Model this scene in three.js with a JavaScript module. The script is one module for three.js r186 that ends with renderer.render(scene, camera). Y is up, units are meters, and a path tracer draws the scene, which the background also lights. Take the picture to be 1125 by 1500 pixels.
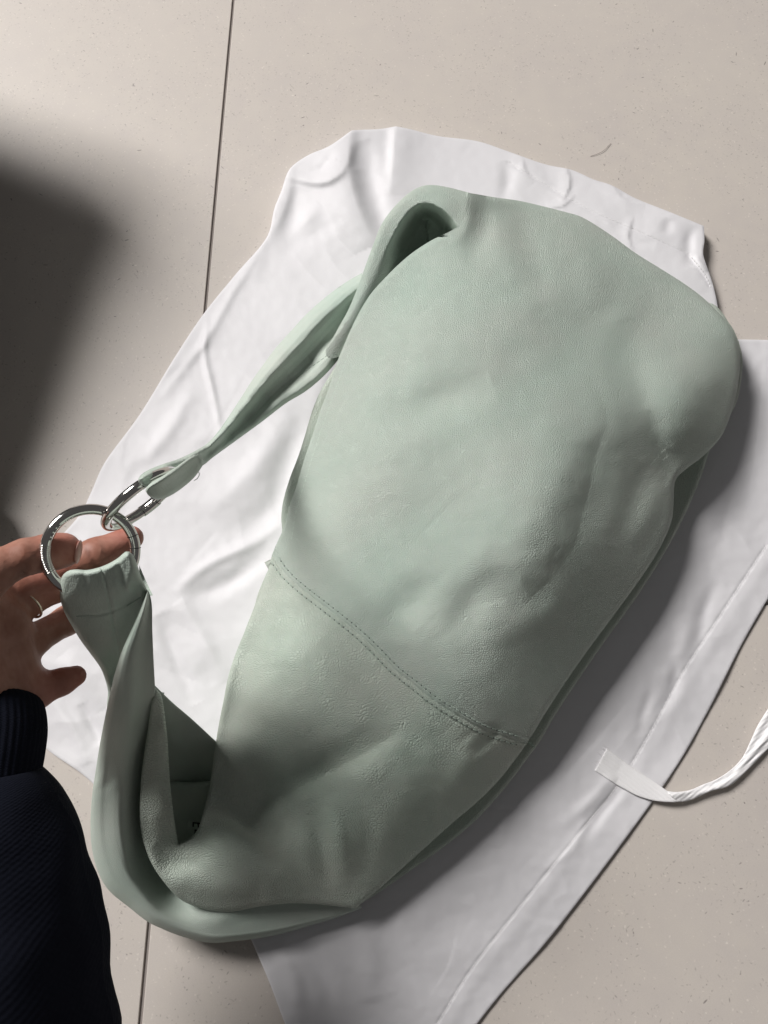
import * as THREE from 'three';
import { mergeGeometries, mergeVertices } from 'three/addons/utils/BufferGeometryUtils.js';
import { MarchingCubes } from 'three/addons/objects/MarchingCubes.js';
import { RectAreaLightUniformsLib } from 'three/addons/lights/RectAreaLightUniformsLib.js';
import { RoundedBoxGeometry } from 'three/addons/geometries/RoundedBoxGeometry.js';
import { ImprovedNoise } from 'three/addons/math/ImprovedNoise.js';

/* ------------------------------------------------ camera, light, exposure */
const scene = new THREE.Scene();
const CAM_H = 0.60, TILT = THREE.MathUtils.degToRad(17);
const camera = new THREE.PerspectiveCamera(2 * THREE.MathUtils.radToDeg(Math.atan(750 / 1125)), 0.75, 0.02, 30);
camera.position.set(0, CAM_H, 0);
camera.up.set(0, 0, -1);
camera.lookAt(0, CAM_H - Math.cos(TILT), -Math.sin(TILT));
const renderer = new THREE.WebGLRenderer({ antialias: true });
renderer.toneMapping = THREE.LinearToneMapping;
renderer.toneMappingExposure = 1;
renderer.shadowMap.enabled = true;
RectAreaLightUniformsLib.init();
scene.background = new THREE.Color().setRGB(0.085, 0.083, 0.082);   // the dim room round the lamp
const LAMP_POS = new THREE.Vector3(-3.3, 4.0, -2.85), LAMP_AIM = new THREE.Vector3(0.0, 0, -0.15), LAMP_SIZE = 1.85;
const lamp = new THREE.RectAreaLight(new THREE.Color().setRGB(1, 0.975, 0.95), 36, LAMP_SIZE, LAMP_SIZE);
lamp.position.copy(LAMP_POS); lamp.lookAt(LAMP_AIM); scene.add(lamp);

/* ---------------------------------------------------------------- helpers */
let seed = 7;
const rnd = () => { seed = (seed * 1664525 + 1013904223) >>> 0; return seed / 4294967296; };
const perlin = new ImprovedNoise();
const gauss = (x) => Math.exp(-x * x);
const V = (x, y, z) => new THREE.Vector3(x, y, z);
const FWD = V(0, -Math.cos(TILT), -Math.sin(TILT)), UP = V(0, Math.sin(TILT), -Math.cos(TILT)), RIGHT = V(1, 0, 0);
// the point at height h seen in direction (x, y) of the photograph (1125 x 1500)
function P(x, y, h) {
  h += Math.max(0, h - 0.1) * 0.4;                      // what the hand lifts stands steeper than first measured
  const dx = (x - 562.5) / 1125, dy = (750 - y) / 1125;
  const d = V(dx, FWD.y + dy * UP.y, FWD.z + dy * UP.z);
  return d.multiplyScalar((h - CAM_H) / d.y).add(V(0, CAM_H, 0));
}
const names = new Map();
function numbered(n) { const k = names.get(n) ?? 0; names.set(n, k + 1); return k ? n + '_' + String(k).padStart(3, '0') : n; }
function thing(name, label, category, group) {
  const o = new THREE.Group(); o.name = numbered(name); scene.add(o);
  o.userData = { label, category }; if (group) o.userData.group = group; return o;
}
function part(name, geo, mat, parent, extra) {
  const m = new THREE.Mesh(geo, mat); m.name = name; m.castShadow = m.receiveShadow = true;
  if (extra) Object.assign(m.userData, extra); parent.add(m); return m;
}
// smooth closed or open curve through 2-D points; a third entry of 1 marks a corner
function smooth(pts, step = 6, closed = true) {
  const out = [];
  const n = pts.length; let start = pts.findIndex(p => p[2] === 1); 
  const run = (a) => {
    if (a.length < 2) return;
    const c = new THREE.CatmullRomCurve3(a.map(p => V(p[0], p[1], 0)), false, 'centripetal');
    const m = Math.max(2, Math.round(c.getLength() / step));
    for (let i = 0; i < m; i++) { const q = c.getSpacedPoints ? c.getPointAt(i / m) : 0; out.push([q.x, q.y]); }
  };
  if (!closed) {
    let cur = [pts[0]];
    for (let i = 1; i < n; i++) { cur.push(pts[i]); if (pts[i][2] === 1 || i === n - 1) { run(cur); cur = [pts[i]]; } }
    out.push([pts[n - 1][0], pts[n - 1][1]]); return out;
  }
  if (start < 0) {
    const c = new THREE.CatmullRomCurve3(pts.map(p => V(p[0], p[1], 0)), true, 'centripetal');
    const m = Math.round(c.getLength() / step);
    for (let i = 0; i < m; i++) { const q = c.getPointAt(i / m); out.push([q.x, q.y]); }
    return out;
  }
  let cur = [pts[start]];
  for (let i = 1; i <= n; i++) { const p = pts[(start + i) % n]; cur.push(p); if (p[2] === 1) { run(cur); cur = [p]; } }
  return out;
}
// thin-plate surface through [x, y, cm] points
function plate(pts, relax = 0) {
  const n = pts.length, N = n + 3, A = [], b = [];
  const K = (r2) => r2 < 1e-12 ? 0 : r2 * Math.log(r2) * 0.5;
  const q = pts.map(p => [p[0] / 500, p[1] / 500, p[2] / 100]);
  for (let i = 0; i < N; i++) { A.push(new Float64Array(N)); b.push(0); }
  for (let i = 0; i < n; i++) {
    for (let j = 0; j < n; j++) A[i][j] = K((q[i][0] - q[j][0]) ** 2 + (q[i][1] - q[j][1]) ** 2);
    A[i][i] += relax; A[i][n] = A[n][i] = 1; A[i][n + 1] = A[n + 1][i] = q[i][0]; A[i][n + 2] = A[n + 2][i] = q[i][1]; b[i] = q[i][2];
  }
  for (let c = 0; c < N; c++) {
    let m = c; for (let r = c + 1; r < N; r++) if (Math.abs(A[r][c]) > Math.abs(A[m][c])) m = r;
    [A[c], A[m]] = [A[m], A[c]]; [b[c], b[m]] = [b[m], b[c]];
    for (let r = c + 1; r < N; r++) { const f = A[r][c] / A[c][c]; if (f) { for (let k = c; k < N; k++) A[r][k] -= f * A[c][k]; b[r] -= f * b[c]; } }
  }
  for (let r = N - 1; r >= 0; r--) { for (let k = r + 1; k < N; k++) b[r] -= A[r][k] * b[k]; b[r] /= A[r][r]; }
  return (x, y) => {
    x /= 500; y /= 500; let s = b[n] + b[n + 1] * x + b[n + 2] * y;
    for (let i = 0; i < n; i++) { const dx = x - q[i][0], dy = y - q[i][1]; s += b[i] * K(dx * dx + dy * dy); }
    return s;
  };
}
// distance (and place along) to a polyline
function toLine(x, y, L) {
  let best = 1e9, at = 0, side = 1;
  for (let i = 0; i + 1 < L.length; i++) {
    const ax = L[i][0], ay = L[i][1], bx = L[i + 1][0] - ax, by = L[i + 1][1] - ay;
    const t = Math.min(1, Math.max(0, ((x - ax) * bx + (y - ay) * by) / (bx * bx + by * by + 1e-9)));
    const ex = x - ax - t * bx, ey = y - ay - t * by, d = ex * ex + ey * ey;
    if (d < best) { best = d; at = (i + t) / (L.length - 1); side = bx * ey - by * ex > 0 ? 1 : -1; }
  }
  return [Math.sqrt(best), at, side];
}
// folds: {p: polyline, w: half width px, d: mm (negative is a valley), w2: half width on the other side, open: no taper}
function folds(list) {
  const L = list.map(f => ({ ...f, c: smooth(f.p, 12, false), lo: [Math.min(...f.p.map(p => p[0])) - 3.5 * Math.max(f.w, f.w2 ?? 0), Math.min(...f.p.map(p => p[1])) - 3.5 * Math.max(f.w, f.w2 ?? 0)], hi: [Math.max(...f.p.map(p => p[0])) + 3.5 * Math.max(f.w, f.w2 ?? 0), Math.max(...f.p.map(p => p[1])) + 3.5 * Math.max(f.w, f.w2 ?? 0)] }));
  return (x, y) => {
    let s = 0;
    for (const f of L) {
      if (x < f.lo[0] || y < f.lo[1] || x > f.hi[0] || y > f.hi[1]) continue;
      const [d, t, side] = toLine(x, y, f.c), w = side > 0 ? (f.w2 ?? f.w) : f.w;
      const tap = f.open ? 1 : Math.pow(Math.max(0, Math.sin(Math.PI * t)), 0.8);
      s += f.d / 1000 * tap * Math.exp(-(d / w) * (d / w));
    }
    return s;
  };
}
function inside(x, y, poly) {
  let c = false;
  for (let i = 0, j = poly.length - 1; i < poly.length; j = i++) {
    const a = poly[i], b = poly[j];
    if ((a[1] > y) !== (b[1] > y) && x < (b[0] - a[0]) * (y - a[1]) / (b[1] - a[1]) + a[0]) c = !c;
  }
  return c;
}
// sheet over an outline, height H(x, y) in metres; its edge turns over with radius `round` px and `drop` m, and `skirt` [[inset px, fraction of height or -m]] closes the side
function sheet(outline, H, { cell = 5, round = 0, drop = 0.003, skirt = null, step = 6, roundAt = null } = {}) {
  const poly = smooth(outline, step), n = poly.length;
  const ring = [...poly, poly[0]];
  let area = 0; for (let i = 0; i < n; i++) { const a = poly[i], b = poly[(i + 1) % n]; area += a[0] * b[1] - b[0] * a[1]; }
  const turnOf = area > 0 ? 1 : -1;
  const h = (x, y) => {
    let v = H(x, y);
    if (round > 0) {
      const ra = roundAt ? roundAt(x, y) : 1, r = round * ra, d0 = toLine(x, y, ring)[0];
      if (d0 < r) { const k = 1 - (inside(x, y, poly) ? d0 : -d0) / r, kk = Math.min(Math.max(0, k), 0.93); v -= drop * Math.min(1, ra) * (1 - Math.sqrt(1 - kk * kk) + Math.max(0, k - 0.93) * 2.5); }
    }
    return v;
  };
  let x0 = 1e9, y0 = 1e9, x1 = -1e9, y1 = -1e9;
  for (const p of poly) { x0 = Math.min(x0, p[0]); y0 = Math.min(y0, p[1]); x1 = Math.max(x1, p[0]); y1 = Math.max(y1, p[1]); }
  x0 = Math.floor(x0 / cell) * cell - cell * 1.0137; y0 = Math.floor(y0 / cell) * cell - cell * 1.0093;
  const nx = Math.ceil((x1 - x0) / cell) + 1, ny = Math.ceil((y1 - y0) / cell) + 1;
  const mark = new Uint8Array(nx * ny);
  for (let i = 0; i < n; i++) {
    const a = poly[i], b = poly[(i + 1) % n], m = Math.ceil(Math.hypot(b[0] - a[0], b[1] - a[1]) / cell * 20) + 1;
    for (let k = 0; k <= m; k++) {
      const X = (a[0] + (b[0] - a[0]) * k / m - x0) / cell, Y = (a[1] + (b[1] - a[1]) * k / m - y0) / cell;
      mark[Math.floor(Y) * nx + Math.floor(X)] = 1;
    }
  }
  const key = new Map(), pts = [], idx = [];
  const vert = (x, y) => { const k = Math.round(x * 64) + '_' + Math.round(y * 64); let i = key.get(k); if (i === undefined) { i = pts.length; pts.push([x, y]); key.set(k, i); } return i; };
  const clip = (subj, axis, val, keepLess) => {
    const out = [];
    for (let i = 0; i < subj.length; i++) {
      const a = subj[i], b = subj[(i + 1) % subj.length], ia = keepLess ? a[axis] <= val : a[axis] >= val, ib = keepLess ? b[axis] <= val : b[axis] >= val;
      if (ia) out.push(a);
      if (ia !== ib) { const t = (val - a[axis]) / (b[axis] - a[axis]); const q = [a[0] + (b[0] - a[0]) * t, a[1] + (b[1] - a[1]) * t]; q[axis] = val; out.push(q); }
    }
    return out;
  };
  for (let j = 0; j < ny; j++) {
    let band = null;
    for (let i = 0; i < nx; i++) {
      const X = x0 + i * cell, Y = y0 + j * cell, X2 = x0 + (i + 1) * cell, Y2 = y0 + (j + 1) * cell;
      if (!mark[j * nx + i]) {
        if (inside((X + X2) / 2, (Y + Y2) / 2, poly)) { const a = vert(X, Y), b = vert(X2, Y), c = vert(X2, Y2), d = vert(X, Y2); if ((i + j) & 1) idx.push(a, d, b, b, d, c); else idx.push(a, d, c, a, c, b); }
        continue;
      }
      band ??= clip(clip(poly, 1, Y, false), 1, Y2, true);
      const q = clip(clip(band, 0, X, false), 0, X2, true);
      if (q.length < 3) continue;
      const u = []; for (const p of q) { const k = vert(p[0], p[1]); if (k !== u[u.length - 1]) u.push(k); }
      if (u[0] === u[u.length - 1]) u.pop();
      if (u.length < 3) continue;
      const vv = u.map(k => new THREE.Vector2(pts[k][0], pts[k][1]));
      if (THREE.ShapeUtils.isClockWise(vv)) { vv.reverse(); u.reverse(); }
      for (const t of THREE.ShapeUtils.triangulateShape(vv, [])) {
        const [a, b, c] = t.map(k => pts[u[k]]), ar = (b[0] - a[0]) * (c[1] - a[1]) - (c[0] - a[0]) * (b[1] - a[1]);
        if (Math.abs(ar) < 1e-5) continue;
        if (ar > 0) idx.push(u[t[0]], u[t[2]], u[t[1]]); else idx.push(u[t[0]], u[t[1]], u[t[2]]);
      }
    }
  }
  const pos = new Float32Array(pts.length * 3), nor = new Float32Array(pts.length * 3), uv = new Float32Array(pts.length * 2), e = 0.8;
  pts.forEach(([x, y], i) => {
    const p = P(x, y, h(x, y));
    let ax = x - e, bx = x + e, ay = y - e, by = y + e;
    const dx = P(bx, y, h(bx, y)).sub(P(ax, y, h(ax, y))), dy = P(x, by, h(x, by)).sub(P(x, ay, h(x, ay)));
    const nn = dy.cross(dx).normalize();
    pos.set([p.x, p.y, p.z], i * 3); nor.set([nn.x, nn.y, nn.z], i * 3);
    uv.set([p.x, -p.z], i * 2);
  });
  const g = new THREE.BufferGeometry();
  g.setAttribute('position', new THREE.BufferAttribute(pos, 3)); g.setAttribute('normal', new THREE.BufferAttribute(nor, 3)); g.setAttribute('uv', new THREE.BufferAttribute(uv, 2)); g.setIndex(idx);
  if (!skirt) return g;
  const s = turnOf, sp = [], si = [], su = [], rows = skirt.length + 1;
  for (let i = 0; i <= n; i++) {
    const a = poly[(i - 1 + n) % n], p = poly[i % n], b = poly[(i + 1) % n];
    let tx = b[0] - a[0], ty = b[1] - a[1]; const l = Math.hypot(tx, ty) || 1; tx /= l; ty /= l;
    const hh = h(p[0], p[1]);
    for (let k = 0; k < rows; k++) {
      const [ins, dv] = k ? skirt[k - 1] : [0, 1];
      const q = P(p[0] - ty * ins * s, p[1] + tx * ins * s, dv < 0 ? hh + dv : hh * dv);
      sp.push(q.x, q.y, q.z); su.push(i * step * 0.0005, k * 0.01);
    }
  }
  for (let i = 0; i < n; i++) for (let k = 0; k + 1 < rows; k++) {
    const a = i * rows + k, b = a + rows;
    if (s > 0) si.push(a, b, a + 1, b, b + 1, a + 1); else si.push(a, a + 1, b, b, a + 1, b + 1);
  }
  const sg = new THREE.BufferGeometry();
  sg.setAttribute('position', new THREE.Float32BufferAttribute(sp, 3)); sg.setAttribute('uv', new THREE.Float32BufferAttribute(su, 2)); sg.setIndex(si); sg.computeVertexNormals();
  return mergeGeometries([g, sg]);
}
// stitches: short round threads along a line of the photograph lying on H
function stitches(line, H, { pitch = 9, len = 5, r = 0.0004, lift = 0.0002, from = 0, to = 1 } = {}) {
  const c = new THREE.CatmullRomCurve3(line.map(p => V(p[0], p[1], 0)), false, 'centripetal'), L = c.getLength(), out = [];
  for (let s = from * L; s < to * L; s += pitch) {
    const a = c.getPointAt(Math.min(1, s / L)), b = c.getPointAt(Math.min(1, (s + len) / L));
    const A = P(a.x, a.y, H(a.x, a.y) + lift), B = P(b.x, b.y, H(b.x, b.y) + lift), d = B.clone().sub(A), l = d.length();
    if (l < 1e-6) continue;
    const g = new THREE.CapsuleGeometry(r, Math.max(1e-5, l - r), 2, 6);
    g.applyQuaternion(new THREE.Quaternion().setFromUnitVectors(V(0, 1, 0), d.normalize())); g.translate(...A.add(B).multiplyScalar(0.5).toArray());
    out.push(g);
  }
  return mergeGeometries(out);
}
// surface through rails of world points
function loft(rails, nu, nv, { closed = false, f = null, size = [0.1, 0.1] } = {}) {
  const cs = rails.map(r => new THREE.CatmullRomCurve3(r, closed, 'catmullrom', 0.5));
  const pos = [], uv = [], idx = [];
  for (let i = 0; i <= nu; i++) {
    const cross = new THREE.CatmullRomCurve3(cs.map(c => c.getPoint(i / nu)), false, 'catmullrom', 0.5);
    for (let j = 0; j <= nv; j++) { const q = cross.getPoint(j / nv); if (f) f(q, i / nu, j / nv); pos.push(q.x, q.y, q.z); uv.push(i / nu * size[0], j / nv * size[1]); }
  }
  const w = nv + 1;
  for (let i = 0; i < nu; i++) for (let j = 0; j < nv; j++) { const a = i * w + j; idx.push(a, a + 1, a + w, a + w, a + 1, a + w + 1); }
  const g = new THREE.BufferGeometry();
  g.setAttribute('position', new THREE.Float32BufferAttribute(pos, 3)); g.setAttribute('uv', new THREE.Float32BufferAttribute(uv, 2)); g.setIndex(idx); g.computeVertexNormals(); return g;
}

/* -------------------------------------------------------------- textures */
function texture(n, fill, { srgb = false, repeat = 1, channels = 1 } = {}) {
  const d = new Uint8Array(n * n * 4); fill(d, n);
  const t = new THREE.DataTexture(d, n, n); t.wrapS = t.wrapT = THREE.RepeatWrapping; t.magFilter = THREE.LinearFilter; t.minFilter = THREE.LinearMipmapLinearFilter; t.generateMipmaps = true;
  if (srgb) t.colorSpace = THREE.SRGBColorSpace; t.repeat.set(repeat, repeat); t.needsUpdate = true; return t;
}
const tileable = (x, y, n, s, z) => {   // periodic noise
  const a = x / n, b = y / n;
  const f = (p, q) => perlin.noise(p * s, q * s, z);
  return f(a, b) * (1 - a) * (1 - b) + f(a - 1, b) * a * (1 - b) + f(a, b - 1) * (1 - a) * b + f(a - 1, b - 1) * a * b;
};
// leather grain: pebbles parted by fine grooves
function grain(n, cells, stretch, warp, z) {
  const cx = cells, cy = Math.round(cells * stretch), jx = new Float32Array(cx * cy), jy = new Float32Array(cx * cy), jh = new Float32Array(cx * cy);
  for (let i = 0; i < cx * cy; i++) { jx[i] = rnd(); jy[i] = rnd(); jh[i] = rnd(); }
  return texture(n, (d) => {
    for (let y = 0; y < n; y++) for (let x = 0; x < n; x++) {
      const wx = tileable(x, y, n, 9, z) * warp, wy = tileable(x, y, n, 9, z + 7) * warp;
      const u = (x / n * cx + wx + cx) % cx, v = (y / n * cy + wy + cy) % cy, iu = Math.floor(u), iv = Math.floor(v);
      let f1 = 9, f2 = 9, hh = 0;
      for (let a = -1; a <= 1; a++) for (let b = -1; b <= 1; b++) {
        const k = ((iv + b + cy) % cy) * cx + (iu + a + cx) % cx, dx = iu + a + jx[k] - u, dy = iv + b + jy[k] - v, r = dx * dx + dy * dy;
        if (r < f1) { f2 = f1; f1 = r; hh = jh[k]; } else if (r < f2) f2 = r;
      }
      const e = Math.min(1, (Math.sqrt(f2) - Math.sqrt(f1)) * 2.6), fine = tileable(x, y, n, 120, z + 3) * 0.10;
      const val = Math.max(0, Math.min(1, 0.15 + 0.6 * Math.sqrt(e) + 0.16 * hh + fine));
      const o = (y * n + x) * 4; d[o] = d[o + 1] = d[o + 2] = val * 255; d[o + 3] = 255;
    }
  });
}
const grainFine = grain(1024, 78, 1.15, 1.6, 1.3); grainFine.repeat.set(9, 9);
const grainCoarse = grain(1024, 60, 1.35, 2.4, 5.1); grainCoarse.repeat.set(9, 9); grainCoarse.rotation = 0.5;
const dye = texture(512, (d, n) => {
  for (let y = 0; y < n; y++) for (let x = 0; x < n; x++) {
    const a = tileable(x, y, n, 5, 2.2) * 0.6 + tileable(x, y, n, 13, 4.4) * 0.35 + tileable(x, y, n, 70, 8.1) * 0.18, o = (y * n + x) * 4;
    d[o] = 188 + a * 18; d[o + 1] = 200 + a * 7; d[o + 2] = 190 + a * 10; d[o + 3] = 255;
  }
}, { srgb: true }); dye.repeat.set(2.6, 2.6);
const weave = texture(512, (d, n) => {
  for (let y = 0; y < n; y++) for (let x = 0; x < n; x++) {
    const o = (y * n + x) * 4, p = Math.sin(x / n * Math.PI * 2 * 64) * 0.5 + 0.5, q = Math.sin(y / n * Math.PI * 2 * 64) * 0.5 + 0.5;
    const val = 0.5 + 0.28 * (p - q) + 0.3 * tileable(x, y, n, 40, 1.1) + 0.22 * tileable(x, y, n, 110, 2.1);
    d[o] = d[o + 1] = d[o + 2] = Math.max(0, Math.min(1, val)) * 255; d[o + 3] = 255;
  }
}); weave.repeat.set(28, 28);
function stone(kind) {
  return texture(2048, (d, n) => {
    const f = new Float32Array(n * n * 3), s0 = seed; seed = 4242;
    for (let y = 0; y < n; y++) for (let x = 0; x < n; x++) {
      const k = (y * n + x) * 3, a = tileable(x, y, n, 7, 3.3) * 0.02 + tileable(x, y, n, 40, 6.3) * 0.018, g = (rnd() - 0.5) * 0.035;
      f[k] = a + g; f[k + 1] = a + g; f[k + 2] = a * 0.6 + g;
    }
    const dab = (cx, cy, len, w, ang, v) => {
      const c = Math.cos(ang), s = Math.sin(ang), R = Math.ceil(len + w + 1);
      for (let j = -R; j <= R; j++) for (let i = -R; i <= R; i++) {
        const u = (i * c + j * s) / len, q = (-i * s + j * c) / w, r = u * u + q * q; if (r > 1) continue;
        const k = (((cy + j + n) % n) * n + (cx + i + n) % n) * 3, m = v * (1 - r * r); f[k] += m; f[k + 1] += m; f[k + 2] += m * 0.95;
      }
    };
    for (let i = 0; i < 15000; i++) { const cx = Math.floor(rnd() * n), cy = Math.floor(rnd() * n), dens = tileable(cx, cy, n, 10, 9.9); if (dens < -0.12 + rnd() * 0.2 - 0.1) continue; dab(cx, cy, 1.4 + rnd() * rnd() * 6, 1 + rnd() * 0.9, rnd() * 6.28, -(0.03 + rnd() * rnd() * 0.22)); }
    for (let i = 0; i < 5000; i++) dab(Math.floor(rnd() * n), Math.floor(rnd() * n), 1.5 + rnd() * 3, 1 + rnd() * 2, rnd() * 6.28, 0.03 + rnd() * 0.05);
    for (let i = 0; i < 60; i++) dab(Math.floor(rnd() * n), Math.floor(rnd() * n), 4 + rnd() * 6, 2, rnd() * 6.28, -0.2 - rnd() * 0.15);
    seed = s0;
    for (let i = 0; i < n * n; i++) {
      if (kind === 'colour') { d[i * 4] = (0.79 + f[i * 3] * 0.75) * 255; d[i * 4 + 1] = (0.76 + f[i * 3 + 1] * 0.75) * 255; d[i * 4 + 2] = (0.733 + f[i * 3 + 2] * 0.75) * 255; }
      else d[i * 4] = d[i * 4 + 1] = d[i * 4 + 2] = Math.max(0, Math.min(1, 0.7 + f[i * 3] * 1.6)) * 255;
      d[i * 4 + 3] = 255;
    }
  }, { srgb: kind === 'colour', repeat: 1 / 0.6 });
}
const skinBump = grain(512, 80, 1.3, 1.2, 8.8); skinBump.repeat.set(14, 14);
const knit = texture(256, (d, n) => {
  for (let y = 0; y < n; y++) for (let x = 0; x < n; x++) { const o = (y * n + x) * 4, val = 0.5 + 0.3 * Math.sin(x / n * 6.2832 * 32) * Math.sin(y / n * 6.2832 * 32) + 0.4 * tileable(x, y, n, 50, 1.7); d[o] = d[o + 1] = d[o + 2] = Math.max(0, Math.min(1, val)) * 255; d[o + 3] = 255; }
}); knit.repeat.set(12, 12);

/* ------------------------------------------------------------- materials */
const leather = (bump, scale, extra = {}) => new THREE.MeshPhysicalMaterial({ map: dye, roughness: 0.5, bumpMap: bump, bumpScale: scale, specularIntensity: 0.75, side: THREE.DoubleSide, ...extra });
const M = {
  panel: leather(grainFine, 0.0009),
  lower: leather(grainCoarse, 0.0009, { color: new THREE.Color().setRGB(1, 0.99, 0.97) }),
  strap: leather(grainFine, 0.0002),
  lining: leather(grainFine, 0.00005, { roughness: 0.75 }),
  thread: new THREE.MeshStandardMaterial({ color: new THREE.Color().setRGB(0.42, 0.50, 0.44), roughness: 0.8 }),
  paleThread: new THREE.MeshStandardMaterial({ color: new THREE.Color().setRGB(0.60, 0.70, 0.62), roughness: 0.8 }),
  cotton: new THREE.MeshPhysicalMaterial({ color: new THREE.Color().setRGB(0.74, 0.73, 0.755), roughness: 0.55, bumpMap: weave, bumpScale: 0.00006, sheen: 0.03, sheenRoughness: 0.6, sheenColor: new THREE.Color(1, 1, 1), side: THREE.DoubleSide }),
  whiteThread: new THREE.MeshStandardMaterial({ color: new THREE.Color().setRGB(0.86, 0.85, 0.86), roughness: 0.7 }),
  ribbon: new THREE.MeshPhysicalMaterial({ color: new THREE.Color().setRGB(0.86, 0.85, 0.86), roughness: 0.6, bumpMap: weave, bumpScale: 0.00004, side: THREE.DoubleSide }),
  chrome: new THREE.MeshPhysicalMaterial({ color: new THREE.Color().setRGB(0.66, 0.64, 0.62), metalness: 1, roughness: 0.09 }),
  gold: new THREE.MeshStandardMaterial({ color: new THREE.Color().setRGB(0.86, 0.76, 0.62), metalness: 1, roughness: 0.22 }),
  skin: new THREE.MeshPhysicalMaterial({ vertexColors: true, roughness: 0.52, bumpMap: skinBump, bumpScale: 0.00010, sheen: 0.15, sheenColor: new THREE.Color(1, 0.7, 0.6) }),
  nail: new THREE.MeshPhysicalMaterial({ color: new THREE.Color().setRGB(0.58, 0.31, 0.26), roughness: 0.35 }),
  sleeve: new THREE.MeshPhysicalMaterial({ color: new THREE.Color().setRGB(0.0075, 0.009, 0.0165), roughness: 0.98, specularIntensity: 0.25, bumpMap: knit, bumpScale: 0.0003 }),
  trouser: new THREE.MeshStandardMaterial({ color: new THREE.Color().setRGB(0.012, 0.012, 0.014), roughness: 0.9 }),
  rubber: new THREE.MeshStandardMaterial({ color: new THREE.Color().setRGB(0.015, 0.014, 0.013), roughness: 0.6 }),
  grout: new THREE.MeshStandardMaterial({ color: new THREE.Color().setRGB(0.27, 0.24, 0.225), roughness: 0.95 }),
  hair: new THREE.MeshStandardMaterial({ color: new THREE.Color().setRGB(0.07, 0.045, 0.035), roughness: 0.5 }),
  hole: new THREE.MeshStandardMaterial({ color: new THREE.Color().setRGB(0.11, 0.135, 0.12), roughness: 0.9 }),
  ink: new THREE.MeshStandardMaterial({ color: new THREE.Color().setRGB(0.02, 0.02, 0.02), roughness: 0.6 }),
  tile: new THREE.MeshPhysicalMaterial({ map: stone('colour'), bumpMap: stone('bump'), bumpScale: 0.00022, roughness: 0.5, specularIntensity: 0.8 }),
};

/* ------------------------------------------------------------- the floor */
{
  const floor = new THREE.Group(); floor.name = numbered('floor'); floor.userData = { kind: 'structure' }; scene.add(floor);
  const a = P(342, 0, 0), b = P(205, 1500, 0), corner = P(1119, 884, 0), size = 0.8, gap = 0.0026;
  const along = b.clone().sub(a).normalize(), across = V(-along.z, 0, along.x); if (across.x < 0) across.negate();
  const s = corner.clone().sub(a).dot(along);                       // the cross joint
  const at = (u, v) => a.clone().addScaledVector(across, u).addScaledVector(along, v);
  const turn = Math.atan2(-across.z, across.x);
  const shape = new RoundedBoxGeometry(size - gap, 0.012, size - gap, 2, 0.0007);
  const uv = shape.attributes.uv, ps = shape.attributes.position;
  for (let i = 0; i < uv.count; i++) uv.setXY(i, ps.getX(i), ps.getZ(i));
  const k = [];
  for (let i = -2; i < 3; i++) for (let j = -2; j < 2; j++) {
    const g = k.length ? shape : shape, m = new THREE.Mesh(g, M.tile); m.name = 'tile'; m.receiveShadow = m.castShadow = true;
    const off = 0;
    const p = at((i + 0.5) * size, s + (j + 0.5) * size + off); m.position.set(p.x, -0.006 - 0.0002 * ((i * 7 + j * 3 + 40) % 3) * 0.5, p.z); m.rotation.y = turn + Math.PI * ((i + j + 20) % 2); floor.add(m); k.push(m);
  }
  const g = new THREE.BoxGeometry(5, 0.01, 5); const bed = new THREE.Mesh(g, M.grout); bed.name = 'grout'; bed.position.set(0, -0.0067, -0.2); bed.receiveShadow = true; bed.rotation.y = turn; floor.add(bed);
}

/* ------------------------------------------------------- the white cloth */
const clothBase = plate([
  [515, 192, 1.9], [580, 186, 1.6], [430, 240, 1.4], [395, 340, 0.9], [300, 460, 0.5], [200, 610, 0.5], [150, 680, 0.5], [60, 1000, 0.4], [130, 1140, 0.4], [365, 1370, 0.5], [420, 1500, 0.4],
  [700, 207, 1.2], [900, 272, 1.2], [1030, 330, 1.6], [1030, 372, 1.6], [1045, 430, 1.1], [1070, 497, 0.7], [1125, 497, 0.6], [1200, 600, 0.6], [1125, 880, 0.24], [960, 1170, 0.22], [720, 1470, 0.22],
  [600, 300, 1.4], [480, 330, 1.4], [800, 330, 1.3], [980, 400, 1.4], [400, 560, 0.8], [320, 800, 0.7], [250, 900, 0.8], [300, 1000, 0.6], [1080, 700, 0.7], [950, 950, 0.6], [800, 1200, 0.6], [600, 1400, 0.6], [500, 700, 0.6], [700, 900, 0.5]]);
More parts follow.
